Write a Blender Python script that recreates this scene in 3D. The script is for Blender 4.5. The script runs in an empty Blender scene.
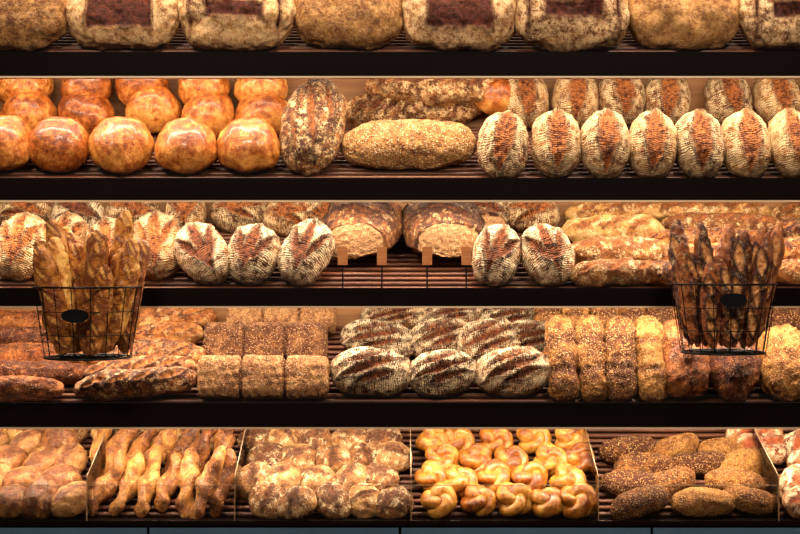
import bpy, math, random
import numpy as np
from mathutils import Matrix, Vector
random.seed(7); rng=np.random.default_rng(7)
S=0.003; D=4.0; Z0=1.45; K=0.0032
T=math.tan(math.radians(26))
sc=bpy.context.scene
sc.view_settings.view_transform='Standard'
try: sc.view_settings.look='Medium High Contrast'
except Exception as ex: print('look',ex)
def lin(c,a=1.0):
    r=[]
    for v in c:
        v=v/255.0
        r.append(v/12.92 if v<=0.04045 else ((v+0.055)/1.055)**2.4)
    return (r[0],r[1],r[2],a)
# ------------------------------------------------------------ node helpers
class NT:
    def __init__(s,name):
        s.m=bpy.data.materials.new(name); s.m.use_nodes=True
        s.t=s.m.node_tree; s.t.nodes.clear()
        s.out=s.t.nodes.new('ShaderNodeOutputMaterial')
        s.b=s.t.nodes.new('ShaderNodeBsdfPrincipled')
        s.t.links.new(s.b.outputs[0],s.out.inputs[0])
    def n(s,t,**k):
        nd=s.t.nodes.new(t)
        for a,v in k.items(): setattr(nd,a,v)
        return nd
    def set(s,inp,v):
        if isinstance(v,bpy.types.NodeSocket): s.t.links.new(v,inp)
        else: inp.default_value=v
    def math(s,op,a,b=0.0,c=None,clamp=False):
        nd=s.n('ShaderNodeMath',operation=op,use_clamp=clamp)
        s.set(nd.inputs[0],a); s.set(nd.inputs[1],b)
        if c is not None: s.set(nd.inputs[2],c)
        return nd.outputs[0]
    def attr(s,name,o='Fac'):
        nd=s.n('ShaderNodeAttribute',attribute_name=name); return nd.outputs[o]
    def noise(s,vec,scale,detail=4,rough=0.55):
        nd=s.n('ShaderNodeTexNoise'); s.set(nd.inputs['Vector'],vec)
        nd.inputs['Scale'].default_value=scale; nd.inputs['Detail'].default_value=detail; nd.inputs['Roughness'].default_value=rough
        return nd.outputs['Fac']
    def ramp(s,f,stops):
        nd=s.n('ShaderNodeValToRGB'); s.set(nd.inputs[0],f)
        e=nd.color_ramp.elements
        while len(e)<len(stops): e.new(0.5)
        for i,(p,c) in enumerate(stops): e[i].position=p; e[i].color=c
        return nd.outputs[0]
    def sm(s,f,lo,hi):
        nd=s.n('ShaderNodeMapRange',interpolation_type='SMOOTHSTEP'); s.set(nd.inputs[0],f)
        nd.inputs[1].default_value=lo; nd.inputs[2].default_value=hi
        return nd.outputs[0]
    def mix(s,f,a,b):
        nd=s.n('ShaderNodeMix',data_type='RGBA'); s.set(nd.inputs[0],f); s.set(nd.inputs[6],a); s.set(nd.inputs[7],b)
        return nd.outputs[2]
def hue(c): return (c[0],min(255,c[1]*1.045),c[2]*0.99)
def crust(name,cols,score=None,flour=None,fr=(0.35,0.6),fa=0.85,seeds=None,weave=0,rough=0.6,coat=0.0,bump=0.5,ns=28,spread=(0.33,0.5,0.68),crumb=None,grain=0.45,var=0.28):
    cols=[hue(k) for k in cols]
    if score: score=[hue(k) for k in score]
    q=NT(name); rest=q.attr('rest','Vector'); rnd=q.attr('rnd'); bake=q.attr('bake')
    n1=q.noise(rest,ns,6,0.62)
    nf=q.noise(rest,230,3,0.65); nm=q.noise(rest,95,4,0.7)
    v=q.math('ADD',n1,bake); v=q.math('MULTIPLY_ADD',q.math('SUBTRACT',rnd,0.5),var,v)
    v=q.math('MULTIPLY_ADD',q.math('SUBTRACT',nm,0.5),grain,v)
    c=q.ramp(v,[(p,lin(k)) for p,k in zip(spread,cols)])
    h=q.math('MULTIPLY',nm,0.7); h=q.math('MULTIPLY_ADD',nf,0.45,h)
    if score:
        c2=q.ramp(q.math('MULTIPLY_ADD',n1,0.3,q.math('MULTIPLY',nm,0.7)),[(0.40,lin(score[0])),(0.60,lin(score[1]))])
        c=q.mix(q.attr('score'),c,c2)
    if flour:
        f=q.noise(rest,45,6,0.7)
        if weave:
            sp=q.n('ShaderNodeSeparateXYZ'); q.set(sp.inputs[0],q.attr('lat','Vector'))
            wx=q.math('MULTIPLY_ADD',q.noise(rest,20,2),0.03,sp.outputs[0]); wy=q.math('MULTIPLY_ADD',nm,0.006,sp.outputs[1])
            a=q.math('ABSOLUTE',q.math('SINE',q.math('MULTIPLY',wx,weave))); b=q.math('ABSOLUTE',q.math('SINE',q.math('MULTIPLY',wy,weave*1.2)))
            w=q.math('MULTIPLY',a,q.math('MULTIPLY_ADD',b,0.6,0.4))
            f=q.math('MULTIPLY_ADD',w,0.15,q.math('MULTIPLY',f,0.98))
            h=q.math('MULTIPLY_ADD',w,0.5,h)
        f=q.math('MULTIPLY_ADD',q.math('SUBTRACT',nf,0.5),0.5,f)
        fm=q.sm(f,*fr)
        fm=q.math('MULTIPLY',fm,q.math('MULTIPLY',q.attr('flour'),fa))
        c=q.mix(fm,c,lin(flour))
    if seeds:
        sv=q.n('ShaderNodeTexVoronoi'); q.set(sv.inputs['Vector'],rest); sv.inputs['Scale'].default_value=seeds[2]
        m=q.sm(sv.outputs['Distance'],0.50,0.32)
        m=q.math('MULTIPLY',m,q.sm(q.noise(rest,60,2),seeds[3],seeds[3]+0.12))
        if score: m=q.math('MULTIPLY',m,q.math('SUBTRACT',1.0,q.math('MULTIPLY',q.attr('score'),0.8)))
        sx=q.n('ShaderNodeSeparateColor'); q.set(sx.inputs[0],sv.outputs['Color'])
        sc_=q.ramp(sx.outputs[0],[(0.1,lin(seeds[0])),(0.8,lin(seeds[1]))])
        c=q.mix(q.math('MULTIPLY',m,0.9),c,sc_)
        h=q.math('MULTIPLY_ADD',m,1.0,h)
    if crumb:
        cc=q.ramp(q.math('MULTIPLY_ADD',nf,0.5,q.math('MULTIPLY',nm,0.5)),[(0.38,lin(crumb[0])),(0.6,lin(crumb[1]))])
        c=q.mix(q.attr('crumb'),c,cc)
    q.set(q.b.inputs['Base Color'],c)
    q.b.inputs['Roughness'].default_value=rough
    q.b.inputs['Coat Weight'].default_value=coat; q.b.inputs['Coat Roughness'].default_value=0.2
    q.b.inputs['Specular IOR Level'].default_value=0.35
    bp=q.n('ShaderNodeBump'); bp.inputs['Strength'].default_value=bump; bp.inputs['Distance'].default_value=0.011
    q.set(bp.inputs['Height'],h); q.set(q.b.inputs['Normal'],bp.outputs[0])
    return q.m
def plain(name,c1,c2=None,rough=0.5,metal=0,scale=(8,8,8),bump=0.0,spec=0.5):
    q=NT(name); tc=q.n('ShaderNodeTexCoord'); mp=q.n('ShaderNodeMapping'); mp.inputs['Scale'].default_value=scale
    q.set(mp.inputs[0],tc.outputs['Object'])
    n=q.noise(mp.outputs[0],1.0,5,0.6)
    q.set(q.b.inputs['Base Color'],q.ramp(n,[(0.35,lin(c1)),(0.65,lin(c2 or c1))]))
    q.b.inputs['Roughness'].default_value=rough; q.b.inputs['Metallic'].default_value=metal
    q.b.inputs['Specular IOR Level'].default_value=spec
    if bump:
        bp=q.n('ShaderNodeBump'); bp.inputs['Strength'].default_value=bump; bp.inputs['Distance'].default_value=0.003
        q.set(bp.inputs['Height'],n); q.set(q.b.inputs['Normal'],bp.outputs[0])
    return q.m
M={}
M['bun']=crust('crust_glazed_bun',[(104,46,16),(166,88,36),(212,142,78)],rough=0.42,coat=0.32,bump=0.45,ns=34,spread=(0.32,0.52,0.76),grain=0.6,var=.24)
M['oval']=crust('crust_oval',[(84,44,22),(138,82,44),(180,120,72)],score=((70,29,12),(176,102,54)),flour=(232,200,154),fr=(0.45,0.66),fa=0.8,weave=420,rough=0.75,bump=0.9)
M['ovald']=crust('crust_oval_dark',[(64,32,16),(112,62,34),(158,100,60)],score=((46,18,9),(128,68,35)),flour=(234,206,166),fr=(0.45,0.65),fa=0.85,weave=420,rough=0.75,bump=0.9)
M['big']=crust('crust_sourdough',[(94,54,30),(142,94,56),(180,130,84)],score=((58,24,12),(108,52,28)),flour=(200,160,114),fr=(0.42,0.74),fa=0.6,rough=0.85,bump=0.8,ns=20,grain=0.8,var=.15)
M['bigf']=crust('crust_sourdough_scored',[(90,50,27),(144,94,56),(186,136,92)],score=((46,18,10),(90,40,24)),flour=(214,178,134),fr=(0.36,0.62),fa=0.8,rough=0.85,bump=0.8,ns=18)
M['seedy']=crust('crust_seeded_dark',[(66,33,16),(120,70,36),(168,110,62)],score=((64,27,12),(150,86,46)),flour=(224,188,138),fr=(0.47,0.67),fa=0.85,seeds=((218,178,124),(120,72,38),220,0.48),rough=0.75,bump=1.0)
M['zig']=crust('crust_zigzag_loaf',[(84,43,20),(136,80,42),(180,120,70)],score=((56,24,10),(136,74,38)),flour=(228,190,138),fr=(0.44,0.64),fa=0.8,seeds=((226,186,130),(140,86,46),200,0.52),rough=0.75,bump=1.0)
M['oat']=crust('crust_oat_seed',[(92,52,26),(144,90,50),(184,130,82)],seeds=((238,206,158),(126,80,44),150,0.26),rough=0.75,bump=1.0)
M['sesame']=crust('crust_sesame',[(84,42,18),(138,82,38),(182,122,66)],score=((130,66,26),(190,116,60)),seeds=((220,176,116),(136,84,44),210,0.34),rough=0.65,bump=1.0,grain=0.7,var=.42)
M['tin']=crust('crust_tin_seeded',[(92,50,28),(144,92,58),(182,128,86)],seeds=((218,174,130),(98,56,34),230,0.25),rough=0.8,bump=1.0,grain=0.6)
M['ciab']=crust('crust_ciabatta',[(108,60,28),(162,104,58),(202,150,94)],score=((92,44,19),(166,96,50)),flour=(232,200,152),fr=(0.48,0.68),fa=0.8,rough=0.7,bump=0.9)
M['dbag']=crust('crust_dark_baguette',[(56,22,11),(116,56,28),(172,98,54)],score=((140,74,38),(230,166,112)),flour=(214,170,120),fr=(0.5,0.75),fa=0.8,rough=0.5,coat=0.18,bump=0.8,var=.4)
M['rust']=crust('crust_rustic_baguette',[(76,33,14),(138,74,35),(188,118,62)],score=((106,50,22),(196,124,68)),flour=(222,180,128),fr=(0.48,0.68),fa=0.8,rough=0.55,coat=0.1,bump=0.9)
M['rbag']=crust('crust_red_baguette',[(82,37,17),(144,76,38),(188,114,64)],score=((74,32,13),(162,92,50)),seeds=((214,152,94),(104,54,26),220,0.42),rough=0.6,coat=0.08,bump=1.0)
M['stick']=crust('crust_stick',[(126,64,24),(190,118,54),(224,164,94)],score=((186,118,60),(226,168,100)),seeds=((232,188,122),(126,72,34),220,0.54),rough=0.5,coat=0.15,bump=0.8,grain=0.45,var=.34)
M['twist']=crust('crust_twist',[(84,40,17),(142,80,37),(188,126,68)],seeds=((222,174,110),(98,50,24),220,0.48),rough=0.5,coat=0.18,bump=0.8,grain=0.5)
M['roll']=crust('crust_roll',[(100,54,28),(152,94,54),(188,134,88)],score=((74,34,15),(140,80,42)),flour=(222,184,138),fr=(0.54,0.76),fa=0.6,rough=0.45,coat=.12,bump=0.7)
M['rollr']=crust('crust_floured_roll',[(86,48,26),(138,86,50),(178,126,82)],score=((56,26,12),(126,72,38)),flour=(232,200,156),fr=(0.50,0.66),fa=0.8,rough=0.65,bump=0.8)
M['knot']=crust('crust_knot',[(116,55,15),(172,103,36),(206,146,72)],rough=0.35,coat=0.5,bump=0.3,ns=26,var=.14)
M['split']=crust('crust_split_roll',[(104,46,22),(152,82,44),(186,116,72)],score=((110,44,18),(172,86,44)),flour=(236,206,168),fr=(0.42,0.6),fa=0.9,rough=0.6,bump=0.6)
M['cut']=crust('crust_cut_loaf',[(56,27,13),(98,54,28),(140,86,48)],score=((46,20,10),(110,60,32)),flour=(218,176,122),fr=(0.52,0.72),fa=0.6,rough=0.75,bump=0.8,crumb=((150,102,64),(210,164,118)))
M['fascia']=plain('fascia_black_lacquer',(16,8,7),(24,12,10),rough=0.6,scale=(1,20,20),spec=0.06)
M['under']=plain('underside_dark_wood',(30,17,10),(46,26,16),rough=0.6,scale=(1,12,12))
M['rod']=plain('rod_wood',(74,40,23),(120,70,42),rough=0.4,scale=(3,60,60),bump=0.3)
M['back']=plain('back_panel_oak',(124,80,42),(164,114,66),rough=0.6,scale=(1.5,30,30),bump=0.2)
M['steel']=plain('brushed_aluminium_edge',(180,152,124),(208,180,150),rough=0.4,metal=0.0,scale=(2,80,80))
M['wire']=plain('black_wire',(14,11,10),(22,18,16),rough=0.4,metal=0.5)
M['tag']=plain('slate_tag',(12,12,14),(20,20,22),rough=0.6,spec=.1)
M['clip']=plain('clip_pale_wood',(166,102,54),(190,124,70),rough=0.5,scale=(20,20,120))
M['cab']=plain('cabinet_bluegrey',(62,84,102),(74,98,116),rough=0.4,scale=(2,2,2))
M['floor']=plain('floor_stone',(92,84,78),(112,104,96),rough=0.5,scale=(3,3,3))
M['wall']=plain('wall_plaster',(150,132,112),(164,146,124),rough=0.9,scale=(6,6,6))
def acrylic():
    q=NT('clear_acrylic'); t=q.t
    tr=q.n('ShaderNodeBsdfTransparent'); tr.inputs[0].default_value=(0.96,0.96,0.95,1)
    gl=q.n('ShaderNodeBsdfGlossy'); gl.inputs['Roughness'].default_value=0.05
    fr=q.n('ShaderNodeFresnel'); fr.inputs[0].default_value=1.35
    mx=q.n('ShaderNodeMixShader'); t.links.new(fr.outputs[0],mx.inputs[0]); t.links.new(tr.outputs[0],mx.inputs[1]); t.links.new(gl.outputs[0],mx.inputs[2])
    t.links.new(mx.outputs[0],q.out.inputs[0]); return q.m
M['acr']=acrylic()
M['acredge']=plain('acrylic_edge',(130,102,76),(156,128,98),rough=0.25)
# ------------------------------------------------------------ mesh helpers
def sst(x,a,b):
    t=np.clip((x-a)/(b-a),0,1); return t*t*(3-2*t)
def fbm(p,freq,oct=3,seed=0):
    r=np.random.default_rng(seed); out=np.zeros(len(p)); a=1.0
    for o in range(oct):
        for k in range(4):
            d=r.normal(size=3); d/=np.linalg.norm(d)
            out+=a*np.sin(p@d*freq*2*np.pi+r.uniform(0,6.28))/2.6
        freq*=2.0; a*=0.5
    return out
def gridfaces(nu,nv):
    i=np.arange(nu-1)[:,None]; j=np.arange(nv)[None,:]; j2=(j+1)%nv
    return np.stack([i*nv+j,i*nv+j2,(i+1)*nv+j2,(i+1)*nv+j],-1).reshape(-1,4)
def piece(v,f,**at):
    n=len(v); d=dict(v=v,f=f)
    for k in ('flour','score','bake','crumb'): d[k]=at.get(k,np.zeros(n))
    d['rnd']=np.full(n,rng.uniform()); d['rest']=at.get('rest',v)+rng.uniform(-3,3,3)
    d['lat']=at.get('lat',v)
    return d
def blob(L,W,H,p=2.2,q=2.2,m=2.2,flat=0.38,lump=0.006,freq=9,lenses=(),rect=None,depth=0.006,rim=0.004,flour=1.0,n=(72,60),taper=0.0,bend=0.0,cut=None,bake=0.12,groove=None,fedge=0.0,crag=0.0014):
    th=np.linspace(0,np.pi,n[0]); ph=np.linspace(-np.pi/2,1.5*np.pi,n[1],endpoint=False)
    x=-np.cos(th); r=np.clip(1-np.abs(x)**p,0,1)**(1/q)
    rho=(np.abs(np.cos(ph))**m+np.abs(np.sin(ph))**m)**(-1/m)
    X=np.repeat(x[:,None],n[1],1); R0=np.repeat(r[:,None],n[1],1); R=R0*(1+taper*X)
    Y=R*rho*np.cos(ph); Z=R*rho*np.sin(ph)
    lat=np.stack([np.repeat(th[:,None],n[1],1).ravel()*L/2,np.repeat(ph[None,:],n[0],0).ravel()*W/2,0*X.ravel()],1)
    v=np.stack([X.ravel()*L/2,Y.ravel()*W/2,np.where(Z>0,Z*(1-flat),Z*flat).ravel()*H],1)
    seed=int(rng.integers(1e6))
    nrm=np.stack([X.ravel()*0.5,Y.ravel(),Z.ravel()],1); nrm/=np.linalg.norm(nrm,axis=1)[:,None]+1e-6
    top=sst(v[:,2]/H,-0.02,0.15); inside=np.zeros(len(v)); d=np.full(len(v),-1.0)
    wob=fbm(v,14,2,seed+5)*0.003
    for (cx,cy,ang,l,w) in lenses:
        ca,sa=math.cos(ang),math.sin(ang); a=(v[:,0]-cx)*ca+(v[:,1]-cy)*sa; b=-(v[:,0]-cx)*sa+(v[:,1]-cy)*ca
        d=np.maximum(d,w*(1-(a/l)**2)-np.abs(b)+wob*0.6)
    if rect:
        a,b,cy=rect; d=np.maximum(d,np.minimum(a-np.abs(v[:,0]),b-np.abs(v[:,1]-cy))+wob)
    d=np.where(d<-0.05,-0.05,d)
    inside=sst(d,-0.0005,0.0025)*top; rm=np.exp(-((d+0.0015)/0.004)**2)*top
    v=v+nrm*(fbm(v,freq,3,seed)*lump+fbm(v,42,2,seed+3)*crag-inside*depth+rm*rim+inside*fbm(v,50,2,seed+9)*0.002)[:,None]
    gk=np.zeros(len(v))
    if groove:
        for (gx,gw,gd) in groove:
            g=np.exp(-((v[:,0]-gx)/gw)**2); k=1-gd*g; v[:,1]*=k; v[:,2]*=k; gk=np.maximum(gk,g)
    cr=np.zeros(len(v))
    if cut is not None:
        c=v[:,0]>cut; rc=(1-abs(2*cut/L)**p)**(1/q)
        cr=(c&(R0.ravel()<rc*0.92)).astype(float); v[c,0]=cut+fbm(v[c],40,1,seed)*0.0008
    if bend: v[:,1]+=bend*(v[:,0]/(L/2))**2
    fl=flour*(1-inside)*(0.35+0.65*top)*(1-0.6*rm)
    if fedge: fl=fl*sst(np.hypot(v[:,0]/(L/2),v[:,1]/(W/2)),fedge,fedge+0.25)
    bk=-bake*(sst(v[:,2]/H,0.1,0.6)-0.5)-0.2*rm-0.25*gk  # baked top tone, plus shade painted along score rims and into grooves
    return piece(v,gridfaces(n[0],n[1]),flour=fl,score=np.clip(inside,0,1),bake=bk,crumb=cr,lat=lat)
def tube(path,rad,k=10,lobes=0,twist=0,lobe_amp=0.2,closed=False,lump=0,bake=0.1):
    path=np.asarray(path,float); N=len(path); rad=np.broadcast_to(rad,(N,)).astype(float)
    tg=np.gradient(path,axis=0)
    if closed: tg=np.roll(path,-1,0)-np.roll(path,1,0); tg[0]=tg[-1]=path[1]-path[-2]
    tg/=np.linalg.norm(tg,axis=1)[:,None]+1e-9
    u=np.cross(tg[0],[0.13,0.2,1.0]); u/=np.linalg.norm(u); V=[]; 
    ph=np.linspace(0,2*np.pi,k,endpoint=False)
    for i in range(N):
        u=u-tg[i]*np.dot(u,tg[i]); u/=np.linalg.norm(u); w=np.cross(tg[i],u)
        rr=rad[i]*(1+(lobe_amp*np.cos(lobes*ph+twist*i/N) if lobes else 0))
        V.append(path[i]+np.outer(np.cos(ph)*rr,u)+np.outer(np.sin(ph)*rr,w))
    v=np.concatenate(V)
    if lump: v=v+(v-np.repeat(path,k,0))*(fbm(v,20,2,int(rng.integers(1e6)))*lump)[:,None]
    return piece(v,gridfaces(N,k),bake=-bake*sst(v[:,2]/(np.ptp(v[:,2])+1e-6),-0.1,0.5)+bake/2)
def build(name,pieces,mat,matrix=None,parent=None,smooth=True):
    ofs=0; V=[];F=[]; A={k:[] for k in ('flour','score','bake','crumb','rnd','rest','lat')}
    for p in pieces:
        V.append(p['v']); F.append(p['f']+ofs); ofs+=len(p['v'])
        for k in A: A[k].append(p[k])
    V=np.concatenate(V); F=np.concatenate(F)
    if matrix is None:
        c=V.mean(0); V=V-c; matrix=Matrix.Translation(Vector(c))
    me=bpy.data.meshes.new(name); me.vertices.add(len(V)); me.vertices.foreach_set('co',V.ravel())
    me.loops.add(F.size); me.loops.foreach_set('vertex_index',F.ravel().astype(np.int32))
    me.polygons.add(len(F)); me.polygons.foreach_set('loop_start',np.arange(0,F.size,4,dtype=np.int32))
    me.polygons.foreach_set('loop_total',np.full(len(F),4,dtype=np.int32))
    me.update(calc_edges=True)
    for k in A:
        a=np.concatenate(A[k])
        if k in('rest','lat'):
            at=me.attributes.new(k,'FLOAT_VECTOR','POINT'); at.data.foreach_set('vector',a.ravel())
        else:
            at=me.attributes.new(k,'FLOAT','POINT'); at.data.foreach_set('value',a)
    me.polygons.foreach_set('use_smooth',np.full(len(F),smooth))
    me.materials.append(mat); o=bpy.data.objects.new(name,me); sc.collection.objects.link(o); o.matrix_world=matrix
    if parent: 
        o.parent=parent; o.matrix_parent_inverse=parent.matrix_world.inverted()
    return o
def boxp(x0,x1,y0,y1,z0,z1,shear=0.0,b=0.0):
    v=np.array([(x,y,z+shear*(y-y0)) for x in(x0,x1) for y in(y0,y1) for z in(z0,z1)],float)
    f=np.array([(0,1,3,2),(4,6,7,5),(0,4,5,1),(2,3,7,6),(0,2,6,4),(1,5,7,3)])
    return piece(v,f)
def empty(name,loc):
    e=bpy.data.objects.new(name,None); sc.collection.objects.link(e); e.location=loc; e.empty_display_size=0.1
    bpy.context.view_layer.update(); return e
# ------------------------------------------------------------ shelf rows
FAS={0:(-75,-51),1:(52,76),2:(178,200),3:(288,306),4:(403,427),5:(519,524)}
FRONT={0:-64,1:65,2:192,3:301,4:416,5:525}
def zpx(py): return (267-py)*S
ROW={k:zpx(v) for k,v in FRONT.items()}
HX=1.5; DEP=0.54
shelf=empty('bakery_display_shelf',(0,0.25,Z0))
fas=[];rods=[];und=[];st=[];lips=[]
for k,(a,b) in FAS.items():
    fas.append(boxp(-HX,HX,0.0,0.02,Z0+zpx(b),Z0+zpx(a)))
    if k<5: st.append(boxp(-HX,HX,-0.003,0.021,Z0+zpx(b+2.0),Z0+zpx(b)-0.0005))
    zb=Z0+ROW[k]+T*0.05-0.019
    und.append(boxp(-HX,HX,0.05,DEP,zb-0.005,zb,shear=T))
    yy=0.03
    while yy<DEP-0.01:
        z=Z0+ROW[k]+T*yy-0.008/math.cos(math.atan(T))
        rods.append(tube([(-HX,yy,z),(0,yy,z),(HX,yy,z)],0.008,k=8)); yy+=0.03
    if 0<k<5: lips.append(boxp(-HX,HX,0.004,0.007,Z0+zpx(a),Z0+zpx(a-9)))
build('fascia_boards',fas,M['fascia'],parent=shelf,smooth=False)
build('fascia_metal_edge',st,M['steel'],parent=shelf,smooth=False)
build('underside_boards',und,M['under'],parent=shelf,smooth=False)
build('wooden_rods',rods,M['rod'],parent=shelf)
build('acrylic_lips',lips,M['acr'],parent=shelf,smooth=False)
build('back_panel',[boxp(-HX,HX,DEP,DEP+0.02,0.5,Z0+1.25)],M['back'],parent=shelf,smooth=False)
build('end_panels',[boxp(-HX-0.03,-HX,0,DEP+0.02,0.0,Z0+1.25),boxp(HX,HX+0.03,0,DEP+0.02,0.0,Z0+1.25)],M['fascia'],parent=shelf,smooth=False)
cab=[]
for i in range(-2,2):
    x0=i*0.75+0.0; cab.append(boxp(max(x0+0.004,-HX),min(x0+0.746,HX),-0.03,DEP,0.08,Z0+zpx(524)-0.006))
build('cabinet_fronts',cab,M['cab'],parent=shelf,smooth=False)
build('plinth',[boxp(-HX,HX,0.08,DEP,0.0,0.08)],M['fascia'],parent=shelf,smooth=False)
def arealight(name,loc,rot,sx,sy,e,col):
    l=bpy.data.lights.new(name,'AREA'); l.shape='RECTANGLE'; l.size=sx; l.size_y=sy; l.energy=e; l.color=col
    o=bpy.data.objects.new(name,l); sc.collection.objects.link(o); o.location=loc; o.rotation_euler=rot; return o
WARM=(1.0,0.87,0.71)
for k in range(0,5):
    e={0:9,1:15,2:15,3:15,4:14}[k]
    o=arealight('led_strip',(0,0.034,Z0+zpx(FAS[k][1])-0.006),(math.radians(26),0,0),2*HX-0.1,0.024,e,WARM)
    o.parent=shelf; o.matrix_parent_inverse=shelf.matrix_world.inverted()
    yb=0.27; o=arealight('inner_fill_strip',(0,yb,Z0+ROW[k]+T*yb-0.034),(math.radians(20),0,0),2*HX-0.1,0.03,e*0.5,WARM)  # second, hidden strip added as fill to brighten the back rows
    o.parent=shelf; o.matrix_parent_inverse=shelf.matrix_world.inverted()
# ------------------------------------------------------------ placing
def rotm(tilt,roll,yaw=0):
    r=math.radians
    return Matrix.Rotation(r(yaw),3,'Z')@Matrix.Rotation(r(tilt),3,'X')@Matrix.Rotation(r(roll),3,'Z')
def solve(p,row,px,py,tilt,roll,yaw=0,up=0,y=None,R=None):
    R=R or rotm(tilt,roll,yaw); Rn=np.array(R); w=p['v']@Rn.T
    h=-np.min(w[:,2]-T*w[:,1])-0.003; A=zpx(py)
    if y is None: y=(A-ROW[row]-h-up)/(T-A/D)
    y=max(y,-np.min(w[:,1])+0.022 if row<5 else -np.min(w[:,1])-0.022) if y<0.2 else min(y,DEP-np.max(w[:,1])-0.005)
    z=Z0+A*(1+y/D)
    z=max(z,Z0+ROW[row]+T*y+h)
    x=(px-400)*S*(1+y/D)
    return Matrix.Translation((x,y,z))@R.to_4x4()
def put(name,p,mat,row,px,py,tilt=45,roll=0,yaw=0,up=0,y=None,R=None):
    return build(name,[p],mat,matrix=solve(p,row,px,py,tilt,roll,yaw,up,y,R))
def baked(p,Mx):
    a=np.array(Mx); q=dict(p); q['v']=p['v']@a[:3,:3].T+a[:3,3]; return q
J=lambda a:random.uniform(-a,a)
# Row 1
for i,px in enumerate([-95,15,125,238,350,460,570,682,792,900]):
    kind=[2,0,1,2,0,1,2,0,2,1][i]
    L=112*K; W=92*K
    if kind==1: p=blob(L,W,0.13,p=3.6,q=3.2,m=2.6,rect=(0.10,0.068,-0.04),depth=0.008,rim=0.007,lump=0.006,flour=1,n=(120,110))
    elif kind==2: p=blob(L,W,0.13,p=3.6,q=3.2,m=2.6,rect=(0.088,0.026,-0.05),depth=0.006,rim=0.005,n=(120,110),lenses=[(-L*.38,-.03,1.57,0.09,0.005),(L*.38,-.03,1.57,0.09,0.005),(0,0.02,0,0.13,0.005)])
    else: p=blob(L,W,0.14,p=3.0,q=2.8,m=2.4,lump=0.006,flour=0.8,crag=.0016)
    put('large_sourdough_loaf',p,M['big' if kind==0 else 'bigf'],1,px,6,tilt=72,roll=J(2),yaw=J(3))
# Row 2 buns
def bun(d): return blob(d*K,d*K*0.98,d*K*0.82,p=2.1,q=2.1,lump=0.005,freq=7,bake=0.2,n=(44,40))
for px in (-48,28,86,143,205,263): put('glazed_round_bun',bun(54),M['bun'],2,px+J(2),89,tilt=35)
for px in (-30,28,88,153,208,264): put('glazed_round_bun',bun(57),M['bun'],2,px+J(2),118 if px!=153 else 112,tilt=35)
for px in (-56,4,60,122,187,249): put('glazed_round_bun',bun(61),M['bun'],2,px,150+J(2),tilt=35)
put('seeded_batard',blob(106*K,60*K,0.12,lenses=[(0.0,0.0,0.25,0.13,0.012),(-0.06,0.045,0.3,0.08,0.008),(0.06,-0.045,0.3,0.08,0.008)],p=2.6,q=2.0,n=(100,80),rim=.007,depth=.008),M['seedy'],2,313,127,tilt=66,roll=80)
slash=lambda L,w,n,ang,l,wd:[(-L/2+L*(i+0.5)/n,0,ang,l,wd) for i in range(n)]
put('oat_long_loaf',blob(133*K,50*K,0.12,p=3,q=2.2,lump=0.004),M['oat'],2,409,146,tilt=58,roll=1)
put('zigzag_scored_loaf',blob(148*K,46*K,0.11,p=2.6,q=2,lenses=slash(0.4,0,7,0.75,0.05,0.012),n=(140,70),rim=.007,depth=.009),M['zig'],2,414,109,tilt=66,roll=3)
put('zigzag_scored_loaf',blob(140*K,42*K,0.11,p=2.6,q=2,lenses=slash(0.36,0,6,0.75,0.045,0.011),n=(130,60)),M['zig'],2,432,88,tilt=60,roll=-2,y=.45)
put('glazed_round_bun',bun(46),M['bun'],2,494,100,tilt=35)
def oval(L,W,k=1.0,H=None): 
    L*=K;W*=K
    return blob(L,W,H or W*0.8,p=2.5,q=2.1,lenses=[(0,0,J(0.08),L*0.48,W*0.2*k),(J(.01),W*.02,J(.5),L*0.3,W*0.12)],depth=0.009,rim=0.008,lump=0.003,n=(80,64))
for px in (526,574,620,666,728,776,824): put('floured_oval_loaf',oval(61,49),M['oval'],2,px+J(2),100+J(2),tilt=64,roll=90+J(9))
for px in (503,556,605,652,698,745,792,842): put('floured_oval_loaf',oval(70,48),M['oval'],2,px,146+J(1.5),tilt=68,roll=90+J(9))
# Row 3
def oval2(L,W):
    L*=K;W*=K; a=J(0.2)
    return blob(L,W,W*0.8,p=2.4,q=2.1,lenses=[(0,0,a,L*0.44,W*0.13),(0.0,W*0.22,a+0.35,L*0.3,W*0.08),(0.0,-W*0.22,a-0.35,L*0.3,W*0.08)],depth=0.009,rim=0.008,lump=0.003,n=(84,72))
for px in (-24,26,80,134,186,240,292,330,482,532): put('floured_oval_loaf',oval2(60,42),M['oval' if random.random()<.5 else 'ovald'],3,px,217+J(4),tilt=60,roll=random.choice([0,15,165,80])+J(12))
for px,py,L,W,r in [(22,248,72,50,80),(66,244,62,46,80),(110,248,62,46,95),(158,246,72,49,100),(203,255,69,49,125),(253,257,62,50,75),(306,257,72,47,65),(496,260,64,46,75),(547,258,64,49,110),(-40,250,66,48,85)]:
    put('floured_oval_loaf',oval2(L,W),M['ovald'] if px in(203,253,306,547,496) else M['oval'],3,px,py,tilt=62,roll=r)
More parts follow.
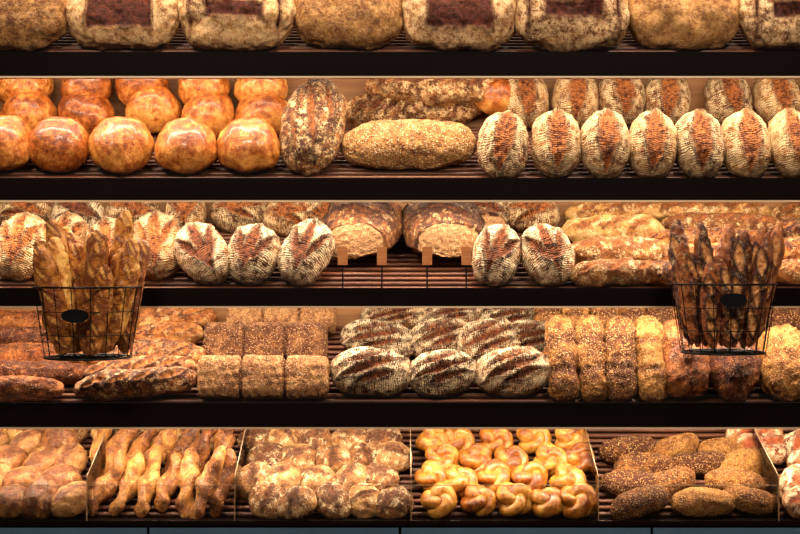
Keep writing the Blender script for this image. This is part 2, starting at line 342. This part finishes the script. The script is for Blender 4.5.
# halved loaves
for px,yw in ((362,-10),(443,7)):
    R=Matrix.Rotation(math.radians(-90+yw),3,'Z')@Matrix.Rotation(math.radians(26),3,'Y')
    p=blob(0.40,0.255,0.15,p=2.4,q=2.2,flat=0.3,cut=0.13,flour=1.0,n=(110,84),lenses=[(-0.03,0,1.3,0.12,0.012),(0.06,0,1.3,0.11,0.010)],depth=.008,rim=.007)
    put('halved_rye_loaf',p,M['cut'],3,px,230,R=R,y=0.25)
put('halved_rye_loaf',blob(0.30,0.2,0.14,p=2.4,q=2.2,cut=0.02,n=(80,64),flour=1),M['cut'],3,404,222,R=Matrix.Rotation(math.radians(-130),3,'Z')@Matrix.Rotation(math.radians(15),3,'Y'),y=0.40)
put('halved_rye_loaf',blob(0.28,0.17,0.13,p=2.4,q=2.2,cut=0.02,n=(80,64),flour=1),M['cut'],3,482,236,R=Matrix.Rotation(math.radians(-60),3,'Z')@Matrix.Rotation(math.radians(15),3,'Y'),y=0.3)
for i,(px,py,L,W) in enumerate([(617,274,98,23),(619,254,104,28),(614,232,106,26),(615,214,108,24)]):
    put('ciabatta_loaf',blob(L*K,W*K*1.1,W*K*1.05,p=3.5,q=2.2,lenses=slash(0.26,0,3,0.5,0.04,0.008),lump=0.005,n=(90,48)),M['ciab'],3,px,py,tilt=50,roll=J(2),yaw=J(3))
for i,(px,py) in enumerate([(712,212),(722,226),(705,242),(716,258),(700,274),(830,214),(826,232),(820,252),(828,272)]):
    L=128*K; put('scored_baguette',blob(L,26*K,24*K,p=3,q=2,lenses=slash(L*.85,0,5,0.35,0.04,0.009),lump=0.003,n=(120,44)),M['ciab'] if i in(0,1,5) else M['rust'],3,px,py,tilt=50,roll=J(2),yaw=J(3))
# price clips
for px in (343,382,427,466):
    x=(px-400)*S*1.01; zt=Z0+zpx(247)
    e=empty('price_tag_clip',(x,0.02,zt-0.03))
    build('wood_tag',[boxp(x-0.015,x+0.015,0.012,0.018,zt-0.054,zt)],M['clip'],parent=e,smooth=False)
    build('stem',[tube([(x,0.022,zt-0.02),(x,0.022,Z0+zpx(275)),(x,0.022,Z0+zpx(289))],0.0025,k=8)],M['wire'],parent=e)
# Row 4
for i,(px,py) in enumerate([(-20,391),(10,374),(5,357),(15,340),(20,323)]):
    L=162*K; put('seeded_baguette',blob(L,25*K,23*K,p=4,q=2.4,lenses=slash(L*.85,0,6,0.2,0.04,0.006),lump=0.003,n=(120,44)),M['rbag'],4,px,py,tilt=50,roll=J(1),yaw=J(2))
for i,(px,py,L,W) in enumerate([(136,387,120,27),(142,357,126,30),(150,338,112,26),(160,320,118,26),(138,371,120,24)]):
    put('rustic_baguette',blob(L*K,W*K*1.1,W*K,p=2.6,q=2,lenses=slash(L*K*.8,0,4,0.35,0.045,0.009),lump=0.004,n=(120,50),rim=.006,depth=.006),M['rust'],4,px,py,tilt=55,roll=J(3)+3,yaw=J(3))
def tin(w,h,n=3):
    L=w*K; return blob(L,h*K,0.085,p=20,q=5,m=4.4,flat=0.4,lump=0.002,n=(140,64),groove=[(-L/6,0.005,0.26),(L/6,0.005,0.26)],flour=1,crag=.0025)
put('seeded_tin_loaf',tin(125,40.5),M['tin'],4,264,382,tilt=74)
put('seeded_tin_loaf',tin(123,39.5),M['tin'],4,266,343,tilt=74)
put('seeded_tin_loaf',tin(112,34),M['tin'],4,282,319,tilt=66)
def oval3(L,W):
    L*=K;W*=K; a=0.25+J(0.1)
    return blob(L,W,W*0.8,p=2.4,q=2.1,lenses=[(-L*.05,W*.19,a,L*0.3,W*0.08),(0,-W*.02,a,L*0.4,W*0.095),(L*.06,-W*.23,a,L*0.3,W*0.075)],depth=0.009,rim=0.008,lump=0.003,n=(90,76))
for px,py,L,W,r in [(395,317,72,32,0),(452,316,70,32,3),(510,318,66,32,-4),(378,341,78,40,-8),(440,340,66,42,10),(488,343,70,47,6),(530,341,62,40,0),(371,379,80,48,-4),(442,382,68,46,8),(514,381,78,47,4)]:
    put('slashed_oval_loaf',oval3(L,W),M['ovald'],4,px,py,tilt=62,roll=r)
def cob(L,W): return blob(L*K,W*K,W*K*.85,p=5,q=2.4,lump=0.004,freq=14,crag=.002,groove=[(-L*K*.17,0.012,0.09),(L*K*.17,0.012,0.09)])
for px in (548,576,604,632,660): put('sesame_loaf',cob(56,31),M['sesame'],4,px,328+J(2),tilt=60,roll=90+J(4))
for px in (562,591,620,649): put('sesame_loaf',cob(86,32),M['sesame'],4,px,362+J(2),tilt=68,roll=90+J(3))
for px,py in ((683,376),(731,376)): put('dark_seeded_loaf',blob(84*K,52*K,.12,p=2.8,q=2.2,lenses=[(0,0,.1,.1,.008)]),M['rbag'],4,px,py,tilt=62,roll=88)
for px,py in ((783,372),(838,372)): put('sesame_loaf',blob(76*K,54*K,.12,p=2.8,q=2.2,crag=.0025),M['sesame'],4,px,py,tilt=60,roll=85)
for px in (690,745,795,840): put('sesame_loaf',cob(62,38),M['sesame'],4,px,326,tilt=55,roll=10)
# Row 5 piles
def pile(name,mat,x0,x1,pys,step,maker,rollf,tilt=40,stag=True):
    ps=[]
    for i,py in enumerate(pys):
        n=max(1,round((x1-x0)/step)); off=(0.25 if (i%2 and stag) else -0.25)
        for j in range(n+1):
            x=x0+(x1-x0)*min(max((j+off)/n,0),1)
            p=maker(i); ps.append(baked(p,solve(p,5,x+J(step*.08),py+J(2),tilt+J(12),rollf(),J(10))))
    return build(name,ps,mat)
def rollp(i,d=39): 
    L=d*K*(1+J(.08)); return blob(L*1.12,L*.86,L*.7,lenses=[(0,0,J(.1),L*.5,L*.09)],depth=0.005,rim=0.005,lump=0.003,n=(44,36))
def rrollp(i,d=38):
    L=d*K*(1+J(.1)); return blob(L*1.1,L*.92,L*.6,lump=0.003,n=(44,36),lenses=[(0,0,J(1.5),L*.4,L*.06)],depth=.005,rim=.004,fedge=0.2)
def seedp(i):
    L=60*K*(1+J(.08)); return blob(L,L*.45,L*.38,lump=0.003,n=(56,36),p=2.5,crag=.0015)
def splitp(i):
    L=40*K; return blob(L,L*.85,L*.65,lump=0.004,n=(40,32),lenses=[(0,0,0.1,L*.45,L*.16)],depth=.005,rim=.005)
def twistp(i):
    L=(72+J(8))*K; s=np.linspace(0,1,44); a=J(.012)
    path=np.stack([(s-.5)*L,a*np.sin(s*6.3+J(3))+0*s,0.004*np.sin(s*9)],1)
    rad=0.026*np.clip(1-np.abs(2*s-1)**3.5,0,1)**.5*(1+.12*np.sin(s*18+J(3)))
    return tube(path,rad,k=20,lobes=2,twist=random.choice([9,11,-10]),lobe_amp=.26,lump=.1)
def knotp(i):
    t=np.linspace(0,2*np.pi,64); s=0.0195*(1+J(.08))
    path=np.stack([(2*s*.66+s*np.cos(3*t)*.75)*np.cos(2*t),(2*s*.66+s*np.cos(3*t)*.75)*np.sin(2*t),s*.9*np.sin(3*t)],1)
    rad=0.0215*(1+.12*np.sin(t*2+J(3)))
    return tube(path,rad,k=14,closed=True,lump=.1)
rr=lambda: random.uniform(0,180)
pile('bread_roll_pile',M['roll'],-70,70,(446,464,483,503),37,rollp,lambda:60+J(40))
pile('small_roll_pile',M['ciab'],-60,225,(437,),30,lambda i:rollp(i,29),rr)
pile('twisted_bread_stick_pile',M['twist'],102,224,(454,483),19,twistp,lambda:78+J(16),tilt=60)
pile('floured_roll_pile',M['rollr'],257,391,(441,460,480,503),36,lambda i:rrollp(i,38),rr)
pile('knotted_roll_pile',M['knot'],432,577,(441,459,479,502),37,knotp,rr,tilt=45)
pile('seeded_roll_pile',M['sesame'],628,746,(450,467,484,503),52,seedp,lambda:J(22)+3,tilt=48)
pile('split_roll_pile',M['split'],742,770,(436,450),30,splitp,lambda:30+J(30),tilt=50)
pile('split_roll_pile',M['split'],797,860,(448,466,484,502),34,splitp,lambda:30+J(30),tilt=50)
# acrylic bins row 5
acr=[];edge=[]
xs=[-90,89,236,411,597,776,930]
for a,b in zip(xs[:-1],xs[1:]):
    x0=(a-400)*S+0.003; x1=(b-400)*S-0.003
    acr.append(boxp(x0,x1,-0.028,-0.025,Z0+zpx(519),Z0+zpx(484)))
    edge.append(boxp(x0,x1,-0.0285,-0.0245,Z0+zpx(484),Z0+zpx(484)+0.0015))
for b in xs[1:-1]:
    x=(b-400)*S
    acr.append(boxp(x-0.0015,x+0.0015,-0.028,0.45,Z0+ROW[5],Z0+ROW[5]+0.15,shear=T*0.8))
    edge.append(boxp(x-0.0014,x+0.0014,-0.03,-0.0275,Z0+zpx(519),Z0+ROW[5]+0.15))
    edge.append(boxp(x-0.0012,x+0.0012,-0.028,0.45,Z0+ROW[5]+0.15,Z0+ROW[5]+0.152,shear=T*0.8))
bins=empty('acrylic_bread_bins',(0,0,Z0+ROW[5]))
build('bin_panels',acr,M['acr'],parent=bins,smooth=False); build('bin_edges',edge,M['acredge'],parent=bins,smooth=False)
build('bin_ledge',[boxp(-HX,HX,-0.032,0.0,Z0+zpx(523.5),Z0+zpx(519)-0.0005)],M['fascia'],parent=bins,smooth=False)
# ------------------------------------------------------------ wire baskets
def basket(pxc,rim_py,bot_py,rt,rb,tagpx,tagpy):
    yc=-0.175; f=(1+yc/D)
    cx=(pxc-400)*S*f; zt=Z0+zpx(rim_py)*f; zb=Z0+zpx(bot_py)*f
    e=empty('wire_bread_basket',(cx,yc,zb)); ps=[]
    def ring(r,z,w,n=49): 
        t=np.linspace(0,2*np.pi,n); return tube(np.stack([cx+r*np.cos(t),yc+r*np.sin(t),z+0*t],1),w,k=6,closed=True)
    ps.append(ring(rt,zt,0.0030)); ps.append(ring(rb,zb,0.0030))
    for u in (0.33,0.66): ps.append(ring(rb+(rt-rb)*u,zb+(zt-zb)*u,0.0013))
    for u in (0.35,0.7): ps.append(ring(rb*u,zb,0.0016,33))
    for i in range(18):
        a=i*2*math.pi/18+0.1; c,s=math.cos(a),math.sin(a)
        ps.append(tube([(cx,yc,zb),(cx+rb*.5*c,yc+rb*.5*s,zb),(cx+rb*c,yc+rb*s,zb),(cx+(rb+rt)/2*c,yc+(rb+rt)/2*s,(zb+zt)/2),(cx+rt*c,yc+rt*s,zt)],0.0014,k=6))
    for sx in(-0.06,0.06):
        ps.append(tube([(cx+sx,yc+math.sqrt(rt*rt-sx*sx),zt),(cx+sx,-0.012,zt),(cx+sx,0.0,zt)],0.004,k=6))
    build('wires',ps,M['wire'],parent=e)
    th=np.linspace(0,2*np.pi,32,endpoint=False); yt=yc-rt*0.95
    tx=(tagpx-400)*S*(1+yt/D); tz=Z0+zpx(tagpy)*(1+yt/D)
    rings=[]
    for yy,rad in ((yt,0.0),(yt,1.0),(yt-0.004,1.0),(yt-0.004,0.0)):
        rings.append(np.stack([tx+0.038*rad*np.cos(th),yy+0*th,tz+0.019*rad*np.sin(th)],1))
    build('name_tag',[piece(np.concatenate(rings),gridfaces(4,32))],M['tag'],parent=e,smooth=False)
    return cx,yc,zt,zb
def sticks(name,mat,B,n,rt,rb,topsr,wid,maker,lean=1.0,seed=1):
    st=random.getstate(); random.seed(seed)
    cx,yc,zt,zb=B; ps=[]
    for i in range(n):
        a=i*2.399+0.5; rr_=math.sqrt((i+.5)/n)
        b0=Vector((cx+rb*.78*rr_*math.cos(a),yc+rb*.74*rr_*math.sin(a),zb+0.012))
        back=math.sin(a)*rr_
        top=zt+topsr[0]+(topsr[1]-topsr[0])*min(1,max(0,0.55+0.4*back+J(.22)))
        a2=a+J(0.5)
        t0=Vector((cx+rt*lean*rr_*math.cos(a2),yc+rt*.85*rr_*math.sin(a2),top))
        d=t0-b0; L=d.length; p=maker(L,wid*(1+J(.12)))
        xa=d.normalized(); za=Vector((J(.6),-1,0.2)); za=(za-xa*za.dot(xa)).normalized(); ya=za.cross(xa)
        q=Matrix((xa,ya,za)).transposed()
        Mx=Matrix.Translation((b0+t0)/2)@q.to_4x4(); ps.append(baked(p,Mx))
    random.setstate(st)
    return build(name,ps,mat)
B1=basket(88,287,357,0.152,0.122,75,316)
B2=basket(723,284,352,0.148,0.118,733,300)
sticks('seeded_breadstick_bunch',M['stick'],B1,16,0.152,0.122,(0.06,0.225),0.062,lambda L,w:blob(L,w,w*.95,p=3.5,q=2.2,flat=.5,lump=.004,freq=12,n=(90,36),bend=J(.014),crag=.0014,lenses=[(L*(j*.2-.36),0,.6,.03,.005) for j in range(5)],rim=.002,depth=.003),lean=1.2,seed=3)
sticks('scored_baguette_bunch',M['dbag'],B2,15,0.148,0.118,(0.06,0.22),0.060,lambda L,w:blob(L,w,w*.9,p=2.3,q=1.7,flat=.45,lump=.003,n=(130,44),lenses=[(-L*.25,0,.2,L*.13,w*.17),(0,0,.2,L*.13,w*.18),(L*.25,0,.2,L*.12,w*.17)],depth=.005,rim=.006),lean=1.3,seed=5)
# ------------------------------------------------------------ room
build('floor',[boxp(-3,3,-5,0.8,-0.05,0)],M['floor'],smooth=False)
build('wall_back',[boxp(-3,3,0.62,0.7,0,3.1)],M['wall'],smooth=False)
build('ceiling',[boxp(-3,3,-5,0.8,3.1,3.15)],M['wall'],smooth=False)
for x in (-1.1,1.1):
    arealight('front_fill_light',(x,-2.6,3.05),(math.radians(56),0,0),0.5,0.3,70,(1.0,0.90,0.77))  # unseen lamps added as soft frontal fill for the breads
w=bpy.data.worlds.new('shop_ambient'); sc.world=w; w.use_nodes=True
w.node_tree.nodes['Background'].inputs[0].default_value=(1,0.87,0.74,1); w.node_tree.nodes['Background'].inputs[1].default_value=0.12
cam=bpy.data.cameras.new('camera'); cam.sensor_width=36; cam.lens=36*D/(800*S)
co=bpy.data.objects.new('camera',cam); sc.collection.objects.link(co); co.location=(0,-D,Z0); co.rotation_euler=(math.radians(90),0,0); sc.camera=co
